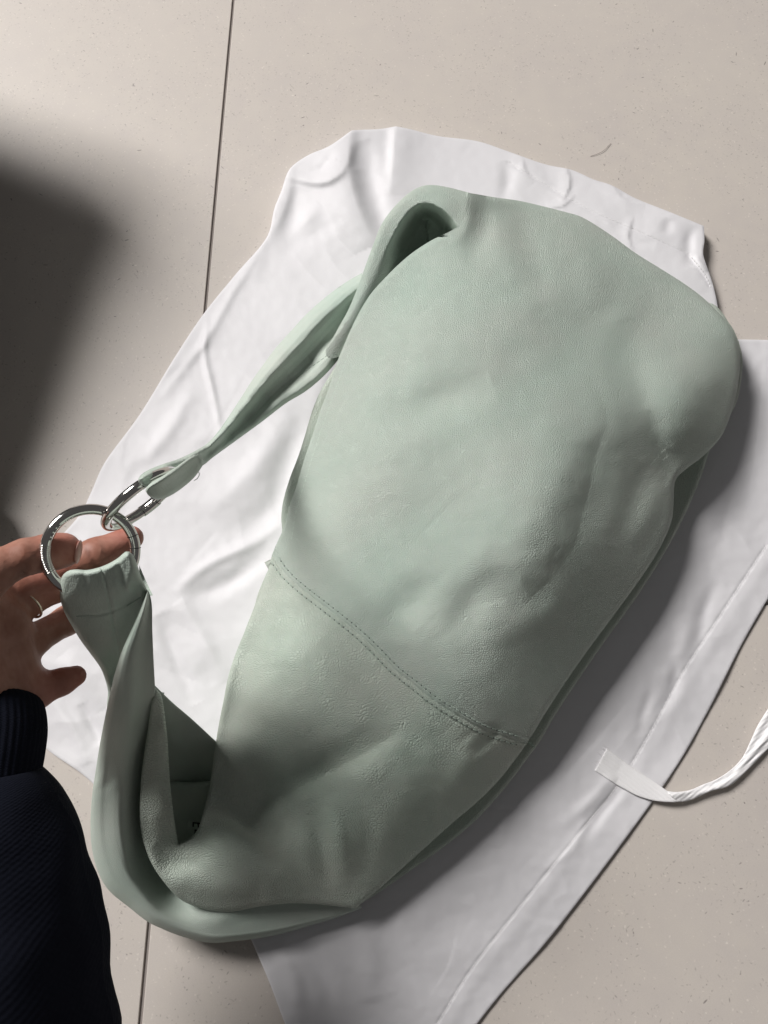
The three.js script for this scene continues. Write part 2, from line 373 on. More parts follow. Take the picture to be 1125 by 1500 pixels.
const clothFolds = folds([
  { p: [[516, 170], [508, 235], [518, 290], [548, 360]], w: 13, w2: 40, d: 6 }, { p: [[534, 205], [546, 280], [572, 360]], w: 15, d: -3.5 },
  { p: [[584, 150], [578, 225], [574, 285]], w: 30, w2: 9, d: 3.4 },
  { p: [[514, 205], [504, 245], [475, 266], [400, 252]], w: 7, w2: 24, d: 2.6 }, { p: [[490, 220], [465, 250], [430, 250]], w: 5, d: -0.9 }, { p: [[425, 235], [420, 290], [392, 355]], w: 8, w2: 16, d: 1.8 }, { p: [[436, 275], [430, 320], [420, 380]], w: 16, d: -2.5 },
  { p: [[470, 300], [440, 330], [420, 350]], w: 9, d: 1.2 }, { p: [[500, 320], [450, 350], [430, 372]], w: 12, d: -1 },
  { p: [[304, 462], [300, 520], [312, 575], [325, 640]], w: 5, d: 1.5 }, { p: [[395, 345], [340, 430], [300, 500], [230, 590]], w: 7, d: 1.3 }, { p: [[290, 560], [240, 640], [190, 690]], w: 12, d: 1.6 },
  { p: [[450, 600], [420, 680], [400, 740], [330, 790]], w: 20, d: -4 }, { p: [[425, 600], [370, 690], [300, 750]], w: 18, d: 2.4 }, { p: [[420, 760], [380, 790], [300, 830], [255, 870]], w: 9, d: 2.4 }, { p: [[400, 800], [340, 850], [270, 880]], w: 14, d: -3 },
  { p: [[260, 880], [300, 940], [330, 1000]], w: 12, d: 2.2 }, { p: [[235, 900], [260, 970], [290, 1030]], w: 12, d: -2.5 }, { p: [[60, 1010], [100, 1060], [130, 1120]], w: 10, d: 1.8 }, { p: [[120, 1030], [135, 1060], [150, 1090]], w: 9, d: -2.5 }, { p: [[90, 960], [130, 1010], [150, 1040]], w: 14, d: 2 },
  { p: [[826, 240], [834, 268], [822, 296]], w: 3.5, w2: 14, d: 1.5 }, { p: [[890, 258], [912, 292], [945, 302]], w: 3.5, w2: 14, d: 1.3 }, { p: [[762, 225], [768, 250], [782, 268]], w: 3.5, w2: 12, d: 1.2 }, { p: [[740, 235], [744, 262], [735, 300]], w: 10, d: -1.8 }, { p: [[927, 315], [920, 345], [926, 370]], w: 3, w2: 10, d: 1.1 }, { p: [[842, 284], [825, 300], [798, 304]], w: 3, w2: 10, d: 1.1 }, { p: [[980, 320], [975, 345]], w: 8, d: -1.2 },
  { p: [[1016, 330], [1008, 360], [1014, 392]], w: 9, d: -2.2 }, { p: [[960, 360], [920, 352], [870, 330]], w: 8, d: -1.2 },
  { p: [[745, 238], [800, 272], [870, 312], [940, 342], [1008, 372]], w: 2.2, d: -0.6, open: true }, { p: [[1008, 376], [1028, 400], [1040, 418]], w: 3, d: -0.6, open: true }, { p: [[1018, 374], [1036, 398]], w: 4, d: 1.4 },
  { p: [[1122, 800], [1046, 915], [1000, 985], [951, 1075], [905, 1150], [840, 1230], [760, 1330], [690, 1420], [640, 1500]], w: 2.2, d: -0.5, open: true }, { p: [[1134, 808], [1058, 923], [1012, 993], [963, 1083], [917, 1158], [852, 1238], [772, 1338], [702, 1428], [652, 1508]], w: 11, d: 0.55, open: true },
  { p: [[1050, 850], [1030, 900], [1020, 960]], w: 10, d: -1.8 }, { p: [[990, 960], [985, 1010], [960, 1050]], w: 9, d: -2 }, { p: [[1010, 900], [1000, 950], [975, 1000]], w: 12, d: 1.5 }, { p: [[960, 1000], [940, 1050], [935, 1080]], w: 8, d: -1.3 },
  { p: [[930, 1130], [890, 1180], [850, 1235]], w: 9, d: -1.6 }, { p: [[900, 1130], [870, 1170], [820, 1210]], w: 10, d: 1.4 }, { p: [[860, 1200], [840, 1240], [800, 1275]], w: 8, d: 1 },
  { p: [[400, 1380], [430, 1430], [440, 1500]], w: 12, d: 2 }, { p: [[430, 1370], [470, 1420], [490, 1500]], w: 14, d: -2.4 }, { p: [[520, 1345], [540, 1400], [540, 1470]], w: 18, d: 2 }, { p: [[1090, 560], [1065, 680], [1010, 800]], w: 22, d: 2 }, { p: [[1110, 640], [1085, 740], [1040, 810]], w: 20, d: -1.6 }]);
const creases = folds(Array.from({ length: 46 }, () => {
  const x = 120 + rnd() * 1000, y = 200 + rnd() * 1300, a = (rnd() < 0.6 ? 2.15 : 0.6) + (rnd() - 0.5) * 1.1, l = 30 + rnd() * rnd() * 150, bend = (rnd() - 0.5) * 0.35 * l, w = 3 + rnd() * rnd() * 14, c = Math.cos(a), n = Math.sin(a), up = rnd() < 0.62 ? 1 : -1;
  return { p: [[x - c * l, y - n * l], [x - n * bend, y + c * bend], [x + c * l, y + n * l]], w, w2: w * (1.5 + rnd() * 3), d: up * (0.12 + rnd() * 0.2) * w / 3.2 };
}));
const clothH = (x, y) => clothBase(x, y) * 0.8 + clothFolds(x, y) + creases(x, y) + 0.0011 * perlin.noise(x / 110 + y / 240, y / 80 - x / 220, 3.1) + 0.0019 * (0.25 - Math.abs(perlin.noise(x / 105 + y / 190, y / 90 - x / 260, 8.1))) * (0.55 + 0.9 * perlin.noise(x / 150, y / 150, 31.3)) + 0.0009 * (0.25 - Math.abs(perlin.noise(x / 44 - y / 70, y / 52, 18.6))) * (0.5 + 1.1 * perlin.noise(x / 120, y / 120, 41.3)) + 0.00018 * perlin.noise(x / 14, y / 14, 1.7) + 0.0011;
{
  const t = thing('dust_bag', 'white cotton dust bag spread wrinkled on the floor under the green handbag', 'dust bag');
  const hemOut = [[1200, 760], [1125, 877], [1086, 945], [1040, 1036], [1000, 1108], [960, 1168], [915, 1230], [870, 1290], [800, 1380], [722, 1470], [640, 1580, 1]];
  const outline = [[515, 191, 1], [530, 190], [556, 189], [580, 185, 1], [600, 189], [640, 199], [700, 207], [745, 222], [800, 241], [838, 249], [870, 263], [895, 271], [930, 290], [980, 310], [1031, 331, 1], [1032, 352], [1030, 372], [1036, 392], [1043, 412], [1049, 436], [1056, 470], [1072, 497, 1], [1125, 498], [1210, 501, 1], ...hemOut, [470, 1600, 1], [420, 1505], [395, 1440], [366, 1372, 1], [250, 1268], [130, 1142], [56, 1084], [20, 1000], [20, 900], [60, 820], [118, 752], [133, 722], [152, 680], [204, 608], [258, 520], [298, 460], [345, 402], [392, 345], [402, 305], [412, 280], [424, 248], [450, 228], [482, 214]];
  part('fabric', sheet(outline, clothH, { cell: 3.2, round: 3, drop: 0.0006, skirt: [[0.6, -0.0006], [5, 0.3], [10, 0.03]] }), M.cotton, t);
  const hem = [[1122, 800], [1046, 915], [1000, 985], [951, 1075], [905, 1150], [840, 1230], [760, 1330], [690, 1420], [640, 1500]];
  part('hem_stitching', stitches(hem, clothH, { pitch: 6, len: 4.2, r: 0.00022, lift: 0.0001 }), M.whiteThread, t, { kind: 'stuff' });
  part('top_stitching', mergeGeometries([stitches([[745, 236], [800, 270], [870, 310], [940, 340], [1008, 371]], clothH, { pitch: 6, len: 4.2, r: 0.00022, lift: 0.0001 }), stitches([[1012, 376], [1030, 398], [1041, 420]], clothH, { pitch: 5, len: 3.4, r: 0.0004, lift: 0.0003 })]), M.whiteThread, t, { kind: 'stuff' });
  // the flat tape that draws it shut
  const tapeRib = (x, y, nx, ny) => 0.00016 * Math.sin((x * nx + y * ny) * 1.15);
  const flat = sheet([[889, 1096, 1], [920, 1119], [949, 1139], [971, 1154], [985, 1164], [1001, 1174, 1], [980, 1175], [959, 1173], [940, 1168], [924, 1161], [898, 1146], [871, 1129, 1]], (x, y) => Math.max(clothH(x, y) + 0.0014, 0.0058) + tapeRib(x, y, -0.6, 0.8) + 0.0012 * gauss((x - 985) / 18), { cell: 2, round: 1.5, drop: 0.0005, skirt: [[0.3, -0.0009]] });
  const tapeFold = folds([{ p: [[975, 1166], [1020, 1160], [1062, 1146], [1100, 1108], [1140, 1060]], w: 5, w2: 9, d: 2.2, open: true }, { p: [[990, 1170], [1030, 1156], [1064, 1140], [1092, 1112]], w: 3, d: -1.1 }, { p: [[1040, 1152], [1080, 1132], [1120, 1092], [1150, 1060]], w: 3, d: -1.2 }, { p: [[1060, 1136], [1095, 1098], [1120, 1055], [1150, 1010]], w: 4, d: 1 }]);
  const twist = sheet([[974, 1158, 1], [990, 1160], [1011, 1157], [1030, 1149], [1048, 1142], [1070, 1128], [1087, 1110], [1099, 1086], [1109, 1064], [1125, 1038], [1158, 990], [1240, 900], [1330, 850, 1], [1352, 890, 1], [1270, 950], [1160, 1060], [1125, 1097], [1105, 1118], [1088, 1135], [1074, 1148], [1062, 1154], [1048, 1157], [1034, 1162], [1020, 1169], [1004, 1174], [992, 1175, 1]], (x, y) => 0.0046 + 0.0016 * gauss((x - 985) / 20) + tapeFold(x, y) + tapeRib(x, y, 0.62, 0.78) + 0.0004 * perlin.noise(x / 12, y / 12, 3.3), { cell: 2, round: 2, drop: 0.0008, skirt: [[0.4, -0.0012]] });
  const fray = []; for (let i = 0; i < 16; i++) { const f = (i + rnd() * 0.6) / 16, x = 889 + (871 - 889) * f, y = 1096 + (1129 - 1096) * f, l = 3 + rnd() * 9, a = (rnd() - 0.5) * 0.7; const q = [0, 0.5, 1].map(k => { const X = x + 3 - l * k * 0.8 + l * k * k * a * 0.6, Y = y + 2 - l * k * (0.58 - a); return P(X, Y, Math.max(clothH(X, Y) + 0.0004, 0.0056 - 0.001 * k)); }); fray.push(new THREE.TubeGeometry(new THREE.CatmullRomCurve3(q), 6, 0.00016, 4)); }
  part('drawstring_tape', mergeGeometries([flat, twist, ...fray]), M.ribbon, t);
}

/* ----------------------------------------------------- the green handbag */
const bag = thing('handbag', 'pale sage green leather hobo handbag with steel rings lying on a white dust bag', 'handbag');
const seamLine = [[399, 811], [407, 826], [422, 845], [446, 866], [472, 886], [500, 908], [522, 926], [548, 950], [575, 978], [606, 1003], [638, 1028], [672, 1049], [706, 1068], [738, 1079], [772, 1089]];
const bagBase = plate([
  [690, 283, 9.1], [672, 331, 9.4], [655, 274, 9.3], [622, 271, 9.2], [590, 290, 9.0], [564, 320, 8.6], [650, 298, 9.6], [560, 348, 8.4], [538, 402, 8.0], [509, 456, 7.5], [490, 490, 7.2], [600, 373, 8.3], [560, 410, 8.0], [530, 452, 7.8], [505, 505, 7.3], [480, 570, 6.8], [456, 640, 6.2], [435, 710, 6.0], [415, 775, 6.0], [399, 811, 6.2], [385, 860, 6.6], [345, 960, 7.2], [322, 1060, 7.4], [308, 1145, 7.0], [297, 1195, 6.6],
  [700, 325, 9.2], [650, 400, 9.6], [600, 470, 9.9], [560, 560, 9.5], [530, 640, 9.3], [500, 720, 9.0], [470, 780, 8.5], [640, 560, 10.7], [600, 680, 10.5], [560, 790, 9.9], [720, 440, 10.4], [740, 560, 11.0], [700, 680, 11.1], [670, 790, 10.6], [640, 880, 10.1], [780, 360, 8.4], [840, 700, 10.2], [810, 800, 10.2], [760, 900, 9.2], [710, 980, 8.4], [820, 900, 7.4], [880, 800, 7.9], [930, 700, 7.0], [900, 600, 9.3], [790, 430, 9.9], [850, 480, 9.0], [880, 420, 7.7], [950, 430, 5.7], [940, 480, 6.9], [1000, 520, 6.5], [1040, 560, 5.9], [1010, 630, 6.2],
  [760, 291, 6.6], [830, 308, 5.8], [900, 345, 5.2], [950, 378, 4.9], [1030, 433, 4.2], [1075, 485, 4.3], [1085, 530, 3.8], [1078, 590, 3.6], [1050, 655, 3.8], [1000, 693, 4.3], [985, 740, 4.2], [950, 835, 3.9], [905, 905, 3.8], [850, 980, 3.7], [775, 1090, 3.5],
  [450, 890, 8.6], [420, 960, 9.2], [400, 1050, 9.1], [350, 1110, 8.1], [500, 980, 9.6], [560, 1040, 8.9], [480, 1060, 9.1], [640, 1080, 7.6], [700, 1110, 5.6], [420, 1170, 7.7], [480, 1150, 7.8], [550, 1140, 8.0], [600, 1160, 7.0], [500, 1220, 7.2], [560, 1230, 5.8], [440, 1240, 6.9], [370, 1215, 6.6], [340, 1170, 6.9], [640, 1170, 5.4],
  [735, 1135, 3.1], [690, 1185, 3.0], [640, 1228, 3.0], [600, 1262, 3.0], [560, 1298, 2.9], [520, 1331, 2.7], [430, 1323, 3.4], [380, 1327, 3.4], [335, 1335, 3.3], [265, 1318, 3.9], [222, 1265, 5.6], [207, 1215, 6.6], [400, 1290, 5.0], [330, 1290, 4.9], [310, 1255, 5.2], [480, 1290, 4.6], [270, 1285, 4.9],
  [228, 1010, 14.2], [215, 1070, 12.0], [240, 1070, 12.3], [207, 1150, 9.2], [232, 1140, 9.9], [249, 1130, 9.8], [228, 1200, 7.5], [254, 1195, 7.4], [262, 1238, 5.0], [245, 1262, 5.1], [285, 1250, 4.9], [280, 1226, 5.0]], 0.00002);
const bagFolds = folds([
  { p: [[706, 270], [712, 310], [704, 350], [680, 385]], w: 17, d: -3 }, { p: [[683, 268], [686, 300], [684, 330], [660, 362]], w: 9, d: 1.6 },
  { p: [[590, 1062], [540, 1098], [470, 1135], [400, 1172], [350, 1205]], w: 13, w2: 30, d: -7 }, { p: [[600, 1100], [520, 1150], [440, 1195]], w: 26, d: 2.6 },
  { p: [[297, 1197], [330, 1212], [365, 1238], [410, 1275]], w: 11, w2: 22, d: -6 }, { p: [[300, 1216], [330, 1245], [380, 1290]], w: 18, d: 0.8 },
  { p: [[478, 1165], [492, 1200], [500, 1250], [505, 1300]], w: 15, d: 2.8 }, { p: [[455, 1170], [468, 1230], [480, 1300]], w: 13, d: -3.2 }, { p: [[530, 1180], [540, 1230], [530, 1290]], w: 18, d: -2.2 },
  { p: [[735, 1062], [712, 1088], [690, 1110]], w: 8, w2: 12, d: -2.6 }, { p: [[700, 1080], [680, 1130], [640, 1180]], w: 20, d: 2.2 },
  { p: [[990, 690], [960, 668], [945, 620], [930, 560], [905, 470]], w: 32, w2: 28, d: -4.5 }, { p: [[992, 706], [968, 655], [952, 600]], w: 15, d: -2.6 }, { p: [[1010, 660], [1000, 590], [985, 520]], w: 32, d: 3.5 },
  { p: [[968, 690], [955, 740], [930, 800]], w: 18, d: 2.0 }, { p: [[945, 680], [925, 740], [900, 800]], w: 18, d: -1.8 }, 
  { p: [[720, 560], [640, 590], [560, 620]], w: 28, d: -3.2 }, { p: [[860, 640], [800, 740], [760, 800]], w: 40, d: 1.5 }, { p: [[900, 640], [870, 720], [830, 770], [770, 780]], w: 38, d: -1.5 }, { p: [[640, 760], [700, 820], [720, 880]], w: 34, d: 2.0 }, { p: [[640, 850], [590, 890], [560, 930]], w: 26, d: -2.6 },
  { p: [[840, 850], [800, 900], [700, 930]], w: 26, d: 2.2 }, { p: [[760, 840], [700, 870], [660, 940]], w: 22, d: -2.4 },
  { p: [[760, 320], [780, 370], [800, 440]], w: 22, d: -2.4 }, { p: [[730, 310], [740, 360], [760, 420]], w: 24, d: 2.0 }, { p: [[830, 330], [860, 390], [880, 450]], w: 26, d: 1.6 }, { p: [[980, 420], [930, 440], [890, 520]], w: 26, d: 1.6 },
  { p: [[470, 690], [520, 740], [560, 800]], w: 26, d: -1.8 }, { p: [[520, 500], [570, 540], [620, 520]], w: 30, d: -1.2 },
  { p: [[232, 1050], [232, 1130], [240, 1200]], w: 9, d: 1.4 }, { p: [[225, 1240], [252, 1262], [290, 1262], [300, 1235]], w: 14, d: -2.5 }, { p: [[235, 1290], [300, 1300], [380, 1300]], w: 20, d: 2.5 },
  { p: [[400, 870], [395, 930], [385, 980]], w: 10, d: 0.9 }, { p: [[425, 875], [420, 930], [400, 990]], w: 9, d: -0.8 }]);
const seamCurve = smooth(seamLine, 8, false);
// small slack creases where the leather is bent or pulled
const slack = folds([[420, 930, 60, 1.45, 16], [395, 1050, 60, 1.3, 12], [560, 1110, 70, 2.6, 16], [470, 1230, 60, 1.5, 14], [960, 670, 60, 1.9, 7], [690, 1090, 45, 2.3, 12], [880, 830, 70, 2.2, 12], [330, 1250, 45, 0.5, 10], [760, 350, 70, 1.2, 10], [620, 900, 80, 2.5, 12]].flatMap(([cx, cy, R, dir, n]) => Array.from({ length: n }, () => {
  const r = R * Math.sqrt(rnd()), q = rnd() * 6.283, x = cx + r * Math.cos(q), y = cy + r * Math.sin(q), a = dir + (rnd() - 0.5) * 0.9, l = 8 + rnd() * 24, w = 2.6 + rnd() * 2.4, b = (rnd() - 0.5) * 0.5 * l;
  return { p: [[x - l * Math.cos(a), y - l * Math.sin(a)], [x - b * Math.sin(a), y + b * Math.cos(a)], [x + l * Math.cos(a), y + l * Math.sin(a)]], w, w2: w * (1 + rnd()), d: -(0.08 + rnd() * 0.15) };
})));
const smoothstep = (a, b, x) => { const t = Math.min(1, Math.max(0, (x - a) / (b - a))); return t * t * (3 - 2 * t); };
const bagH = (x, y) => {
  let v = bagBase(x, y) + 0.007 * smoothstep(20, 300, (x - 562) * 0.87 + (y - 750) * 0.5) + bagFolds(x, y) + slack(x, y) + 0.0011 * perlin.noise(x / 120, y / 120, 5.5) + 0.0006 * perlin.noise(x / 55, y / 48, 2.5) + 0.00022 * perlin.noise(x / 22, y / 20, 6.5);
  if (x > 380 && x < 790 && y > 795 && y < 1105) {
    const [d, , side] = toLine(x, y, seamCurve);
    v += -0.0009 * gauss(d / 1.7) + 0.0005 * gauss((d - 4) / 2.6) - 0.0005 * gauss((d - 8) / 2);
    v += 0.0004 * gauss(d / 16) * perlin.noise(x / 13, y / 13, 4.2);
  }
  return v;
};
{
  const upper = [[690, 283, 1], [725, 289], [760, 294], [795, 302], [830, 311], [850, 317], [870, 328], [900, 348], [930, 370], [970, 395], [1003, 416], [1032, 438], [1058, 464], [1075, 488], [1083, 512], [1084, 535], [1080, 570], [1071, 605], [1056, 640], [1030, 668], [1004, 688], [990, 702], [987, 730], [984, 762], [968, 800], [942, 842], [900, 900], [850, 968], [805, 1035], [772, 1089, 1], ...seamLine.slice(1, -1).reverse(), [399, 811, 1], [408, 790], [415, 775], [424, 742], [435, 710], [446, 672], [457, 640], [468, 605], [481, 570], [492, 535], [505, 503], [516, 478], [531, 449], [545, 428], [563, 408], [582, 389], [603, 371], [632, 352], [655, 341], [673, 331, 1], [684, 308]];
  const rightEdge = (x, y) => 1;
  part('front_panel', sheet(upper, bagH, { cell: 3.2, round: 9, drop: 0.004, roundAt: (x, y) => (toLine(x, y, seamCurve)[0] < 9 || (x > 645 && x < 712 && y < 345)) ? 0.02 : (y > 480 && x < 520) ? 0.45 : 1, skirt: [[1, -0.002], [5, 0.7], [14, 0.3], [20, 0.09]] }), M.panel, bag);
  const lower = [[399, 811, 1], ...seamLine.slice(1, -1), [772, 1089, 1], [752, 1116], [735, 1138], [700, 1174], [662, 1206], [640, 1226], [600, 1262], [560, 1298], [520, 1331, 1], [480, 1326], [430, 1323], [380, 1328], [335, 1336], [300, 1332], [265, 1318], [240, 1292], [222, 1265], [209, 1230], [205, 1205], [206, 1150], [211, 1105], [217, 1065], [222, 1030], [226, 1006, 1], [236, 1018], [241, 1045], [245, 1080], [247, 1110], [249, 1145], [252, 1175], [256, 1206], [261, 1236, 1], [278, 1228], [290, 1214], [295, 1200, 1], [302, 1175], [308, 1145], [313, 1110], [319, 1070], [327, 1028], [336, 985], [350, 945], [368, 905], [384, 862], [392, 838]];
  part('lower_panel', sheet(lower, bagH, { cell: 3.2, round: 8, drop: 0.0035, roundAt: (x, y) => toLine(x, y, seamCurve)[0] < 9 ? 0.02 : (x < 262 && y < 1240) ? 0.7 : 1, skirt: [[1, -0.002], [4, -0.006], [9, -0.014], [16, -0.03]] }), M.lower, bag);
  const off = (d) => seamLine.map((p, i) => { const a = seamLine[Math.max(0, i - 1)], b = seamLine[Math.min(seamLine.length - 1, i + 1)], l = Math.hypot(b[0] - a[0], b[1] - a[1]); return [p[0] - (b[1] - a[1]) / l * d, p[1] + (b[0] - a[0]) / l * d]; });
  part('seam_stitching', mergeGeometries([stitches(off(6.2), bagH, { pitch: 8.6, len: 4.6, r: 0.00044, from: 0.02, to: 0.97 }), stitches(off(-6.2), bagH, { pitch: 8.6, len: 4.6, r: 0.00044, from: 0.02, to: 0.97 })]), M.thread, bag, { kind: 'stuff' });
  const holes = []; for (const o of [6.2, -6.2]) { const c = new THREE.CatmullRomCurve3(off(o).map(p => V(p[0], p[1], 0)), false, 'centripetal'), L = c.getLength(); for (let s = 0.02 * L + 6.5; s < 0.97 * L; s += 8.6) { const q = c.getPointAt(s / L), g = new THREE.SphereGeometry(0.00056, 7, 5); g.scale(1, 0.5, 1); g.translate(...P(q.x, q.y, bagH(q.x, q.y)).toArray()); holes.push(g); } }
  part('needle_holes', mergeGeometries(holes), M.hole, bag, { kind: 'stuff' });
  // edge stitching along the opening
  const openEdge = [[503, 520], [486, 566], [470, 612], [455, 656], [441, 702], [428, 745], [420, 790]].map(([x, y]) => [x + 7, y]);
  part('edge_stitching', stitches(openEdge, bagH, { pitch: 8, len: 5, r: 0.0003, lift: -0.0001 }), M.paleThread, bag, { kind: 'stuff' });
  // the back panel under it, seen along both long sides
  const backBase = plate([[500, 520, 6.2], [465, 580, 5.7], [430, 690, 5.2], [413, 760, 5.2], [376, 880, 4.2], [330, 1000, 4], [310, 1150, 3.2], [340, 1250, 2.4], [520, 1325, 1.7], [640, 1252, 1.9], [700, 1195, 2.2], [790, 1092, 2.6], [870, 962, 2.5], [940, 862, 2.5], [1000, 770, 2.5], [1040, 670, 2.4], [1000, 600, 3], [1060, 470, 3.2], [1078, 510, 3.0], [1000, 440, 2.6], [800, 400, 3.4], [600, 480, 4.4], [700, 700, 4], [600, 950, 4], [500, 1150, 3]]);
  const back = [[503, 517, 1], [486, 545], [470, 572], [458, 600], [446, 640], [437, 668], [424, 702], [414, 738], [412, 760], [413, 778], [402, 815], [388, 845], [377, 872], [374, 884], [350, 950], [340, 1010], [330, 1100], [330, 1200], [400, 1260], [515, 1332, 1], [560, 1304], [600, 1276], [640, 1248], [690, 1208], [735, 1160], [778, 1104], [791, 1086], [812, 1050], [850, 992], [890, 934], [940, 864], [985, 790], [1012, 735], [1030, 690], [1044, 648], [1078, 592], [1087, 545], [1087, 520], [1082, 500, 1], [1073, 480], [1067, 472, 1], [1058, 458], [1046, 446], [1020, 440], [900, 400], [760, 380], [640, 400]];
  const backH = (x, y) => backBase(x, y) + 0.0005 * perlin.noise(x / 30, y / 30, 4.4);
  part('back_panel', sheet(back, backH, { cell: 3.6, round: 7, drop: 0.003, skirt: [[1, -0.002], [4, 0.6], [10, 0.2], [13, 0.08]] }), M.lower, bag);
  part('side_seam', stitches([[775, 1088], [784, 1095]], backH, { pitch: 4, len: 3, r: 0.0007, lift: 0.0006 }), M.paleThread, bag);
}

/* the strap end that folds over at the top */
{
  // a hollow that opens under the rolled rim
  const lipLine = smooth([[690, 340], [673, 331], [664, 319], [653, 308], [641, 300], [630, 296], [617, 296], [606, 301], [596, 310], [586, 323], [575, 342], [562, 366], [548, 392], [535, 420], [520, 450], [507, 470], [493, 490], [478, 514]], 5, false);
  const hoodH = (x, y) => {
    const [d, t, side] = toLine(x, y, lipLine), k = t * (lipLine.length - 1), i = Math.min(lipLine.length - 2, Math.floor(k)), f = k - i, fx = lipLine[i][0] + (lipLine[i + 1][0] - lipLine[i][0]) * f, fy = lipLine[i][1] + (lipLine[i + 1][1] - lipLine[i][1]) * f;
    const late = smoothstep(0.42, 0.62, t), D = 0.046 * (1 - late) + 0.026 * late * (1 - 0.5 * smoothstep(0.7, 1, t)), w = 15 * (1 - late) + 32 * late;
    const v = side > 0 ? bagH(x, y) - 0.003 * smoothstep(0, 14, (x - 690) * 0.942 + (y - 283) * 0.334) : bagH(fx, fy) - D * (1 - gauss(d / w));
    return v + 0.0014 * gauss((x - 592 + (y - 345) * 0.5) / 12) * gauss((y - 345) / 16) * (side > 0 ? 0 : 1);
  };
  const hood = [[706, 286, 1], [690, 283], [675, 279], [655, 274], [635, 271], [620, 272], [604, 279], [590, 290], [575, 306], [564, 320], [556, 334], [548, 355], [538, 382], [528, 410], [518, 436], [509, 456], [498, 476], [487, 496], [477, 512], [480, 524], [492, 524], [512, 512], [540, 460], [580, 405], [640, 362], [672, 345], [690, 335, 1]];
  part('strap_fold', sheet(hood, hoodH, { cell: 2.6, round: 12, drop: 0.005, roundAt: (x, y) => (x > 668 && y > 292) || x > 684 || (x + y * 0.72 > 846 && y > 340) ? 0.01 : 0.8, skirt: [[1, -0.002], [5, -0.010], [12, -0.026], [18, -0.05]] }), M.panel, bag);
  // the upper arm of the strap, down to the ring
  const upEdge = smooth([[540, 395], [512, 410], [490, 425], [470, 441], [450, 459], [425, 486], [402, 512], [385, 535], [370, 556], [352, 584], [335, 610], [318, 634], [303, 650], [285, 661], [262, 672], [238, 680], [218, 688], [204, 698]], 6, false);
  const lowEdge = smooth([[560, 450], [515, 505], [497, 525], [480, 545], [462, 562], [445, 575], [420, 590], [382, 619], [345, 646], [312, 670], [297, 682], [280, 690], [258, 704], [232, 713], [208, 714]], 6, false);
  const table = (v, t) => { const k = Math.min(v.length - 1.0001, Math.max(0, t * (v.length - 1))), i = Math.floor(k), f = k - i, e = f * f * (3 - 2 * f) * 0.35 + f * 0.65; return v[i] + (v[i + 1] - v[i]) * e; };
  const armFold = folds([{ p: [[500, 505], [470, 527], [440, 550], [405, 580]], w: 2.4, d: -0.7, open: true }, { p: [[505, 492], [480, 512], [455, 528]], w: 13, d: 4.5 }, { p: [[300, 655], [260, 680], [225, 694]], w: 7, d: 1.2 }]);
  const across = [-0.8, 0.0, 0.45, 0.5, 0.15, -0.55, -1.0, -1.1, -0.8, -0.45, -0.35, -0.6];
  const armH = (x, y) => {
    const [a, ta] = toLine(x, y, upEdge), [b, tb] = toLine(x, y, lowEdge), s = a / (a + b + 1e-6), t = (ta * (1 - s) + tb * s);
    const along = table([5.6, 5.7, 5.9, 6.2, 6.6, 7.2, 8.1, 9.4, 11.2, 13.6, 16.6, 19.8, 21.6], t);
    return (along + table(across, s) * (1 - 0.75 * smoothstep(0.55, 0.85, t))) / 100 + armFold(x, y) + 0.0002 * perlin.noise(x / 24, y / 24, 3.7);
  };
  const arm = [[530, 400, 1], [512, 410], [490, 425], [470, 441], [450, 459], [425, 486], [402, 512], [385, 535], [370, 556], [352, 584], [335, 610], [318, 634], [303, 650], [285, 661], [262, 672], [238, 680], [218, 688], [206, 696], [202, 704], [210, 712], [232, 712], [258, 704], [280, 690], [297, 682], [312, 670], [345, 646], [382, 619], [420, 590], [445, 575], [462, 562], [480, 545], [497, 525], [515, 500, 1], [540, 450]];
  part('upper_strap', sheet(arm, armH, { cell: 2.8, round: 11, drop: 0.005, roundAt: (x, y) => y < 420 || x > 500 ? 0.2 : 1, skirt: [[1, -0.0025], [4, -0.006], [9, -0.010]] }), M.strap, bag);
  part('strap_stitching', stitches([[504, 502], [472, 526], [440, 549], [415, 572]], armH, { pitch: 7.5, len: 5, r: 0.00035 }), M.thread, bag, { kind: 'stuff' });
  // the end turned back round the oval ring
  const tabBase = plate([[292, 666, 18.2], [297, 680, 17.9], [284, 700, 18.4], [265, 715, 19.4], [245, 728, 20.4], [231, 732, 21.0], [214, 716, 22.0], [226, 705, 22.0], [250, 688, 21.2], [275, 671, 19.4], [255, 705, 20.8], [280, 685, 19.0], [235, 716, 21.5]]);
  const tabFold = folds([{ p: [[292, 664], [255, 692], [214, 718]], w: 4.5, d: 2.4 }, { p: [[292, 676], [262, 698], [228, 722]], w: 3, d: -0.9 }, { p: [[286, 662], [294, 684]], w: 2, d: -0.8, open: true }, { p: [[290, 682], [262, 704], [232, 724]], w: 5, d: -1.6 }]);
  const tabH = (x, y) => tabBase(x, y) + tabFold(x, y);
  part('strap_tab', sheet([[290, 664, 1], [298, 672], [297, 682, 1], [285, 699], [268, 714], [248, 727], [232, 732], [220, 728], [213, 718], [219, 709], [235, 699], [258, 684], [276, 671]], tabH, { cell: 2.2, round: 5, drop: 0.003, skirt: [[1, -0.0015], [3, -0.004], [5, -0.007]] }), M.strap, bag);
  const th = new THREE.CatmullRomCurve3([P(288, 688, 0.176), P(292, 694, 0.176), P(289, 701, 0.176), P(284, 704, 0.176)]);
  part('loose_thread', new THREE.TubeGeometry(th, 16, 0.00022, 5), M.thread, bag);
}

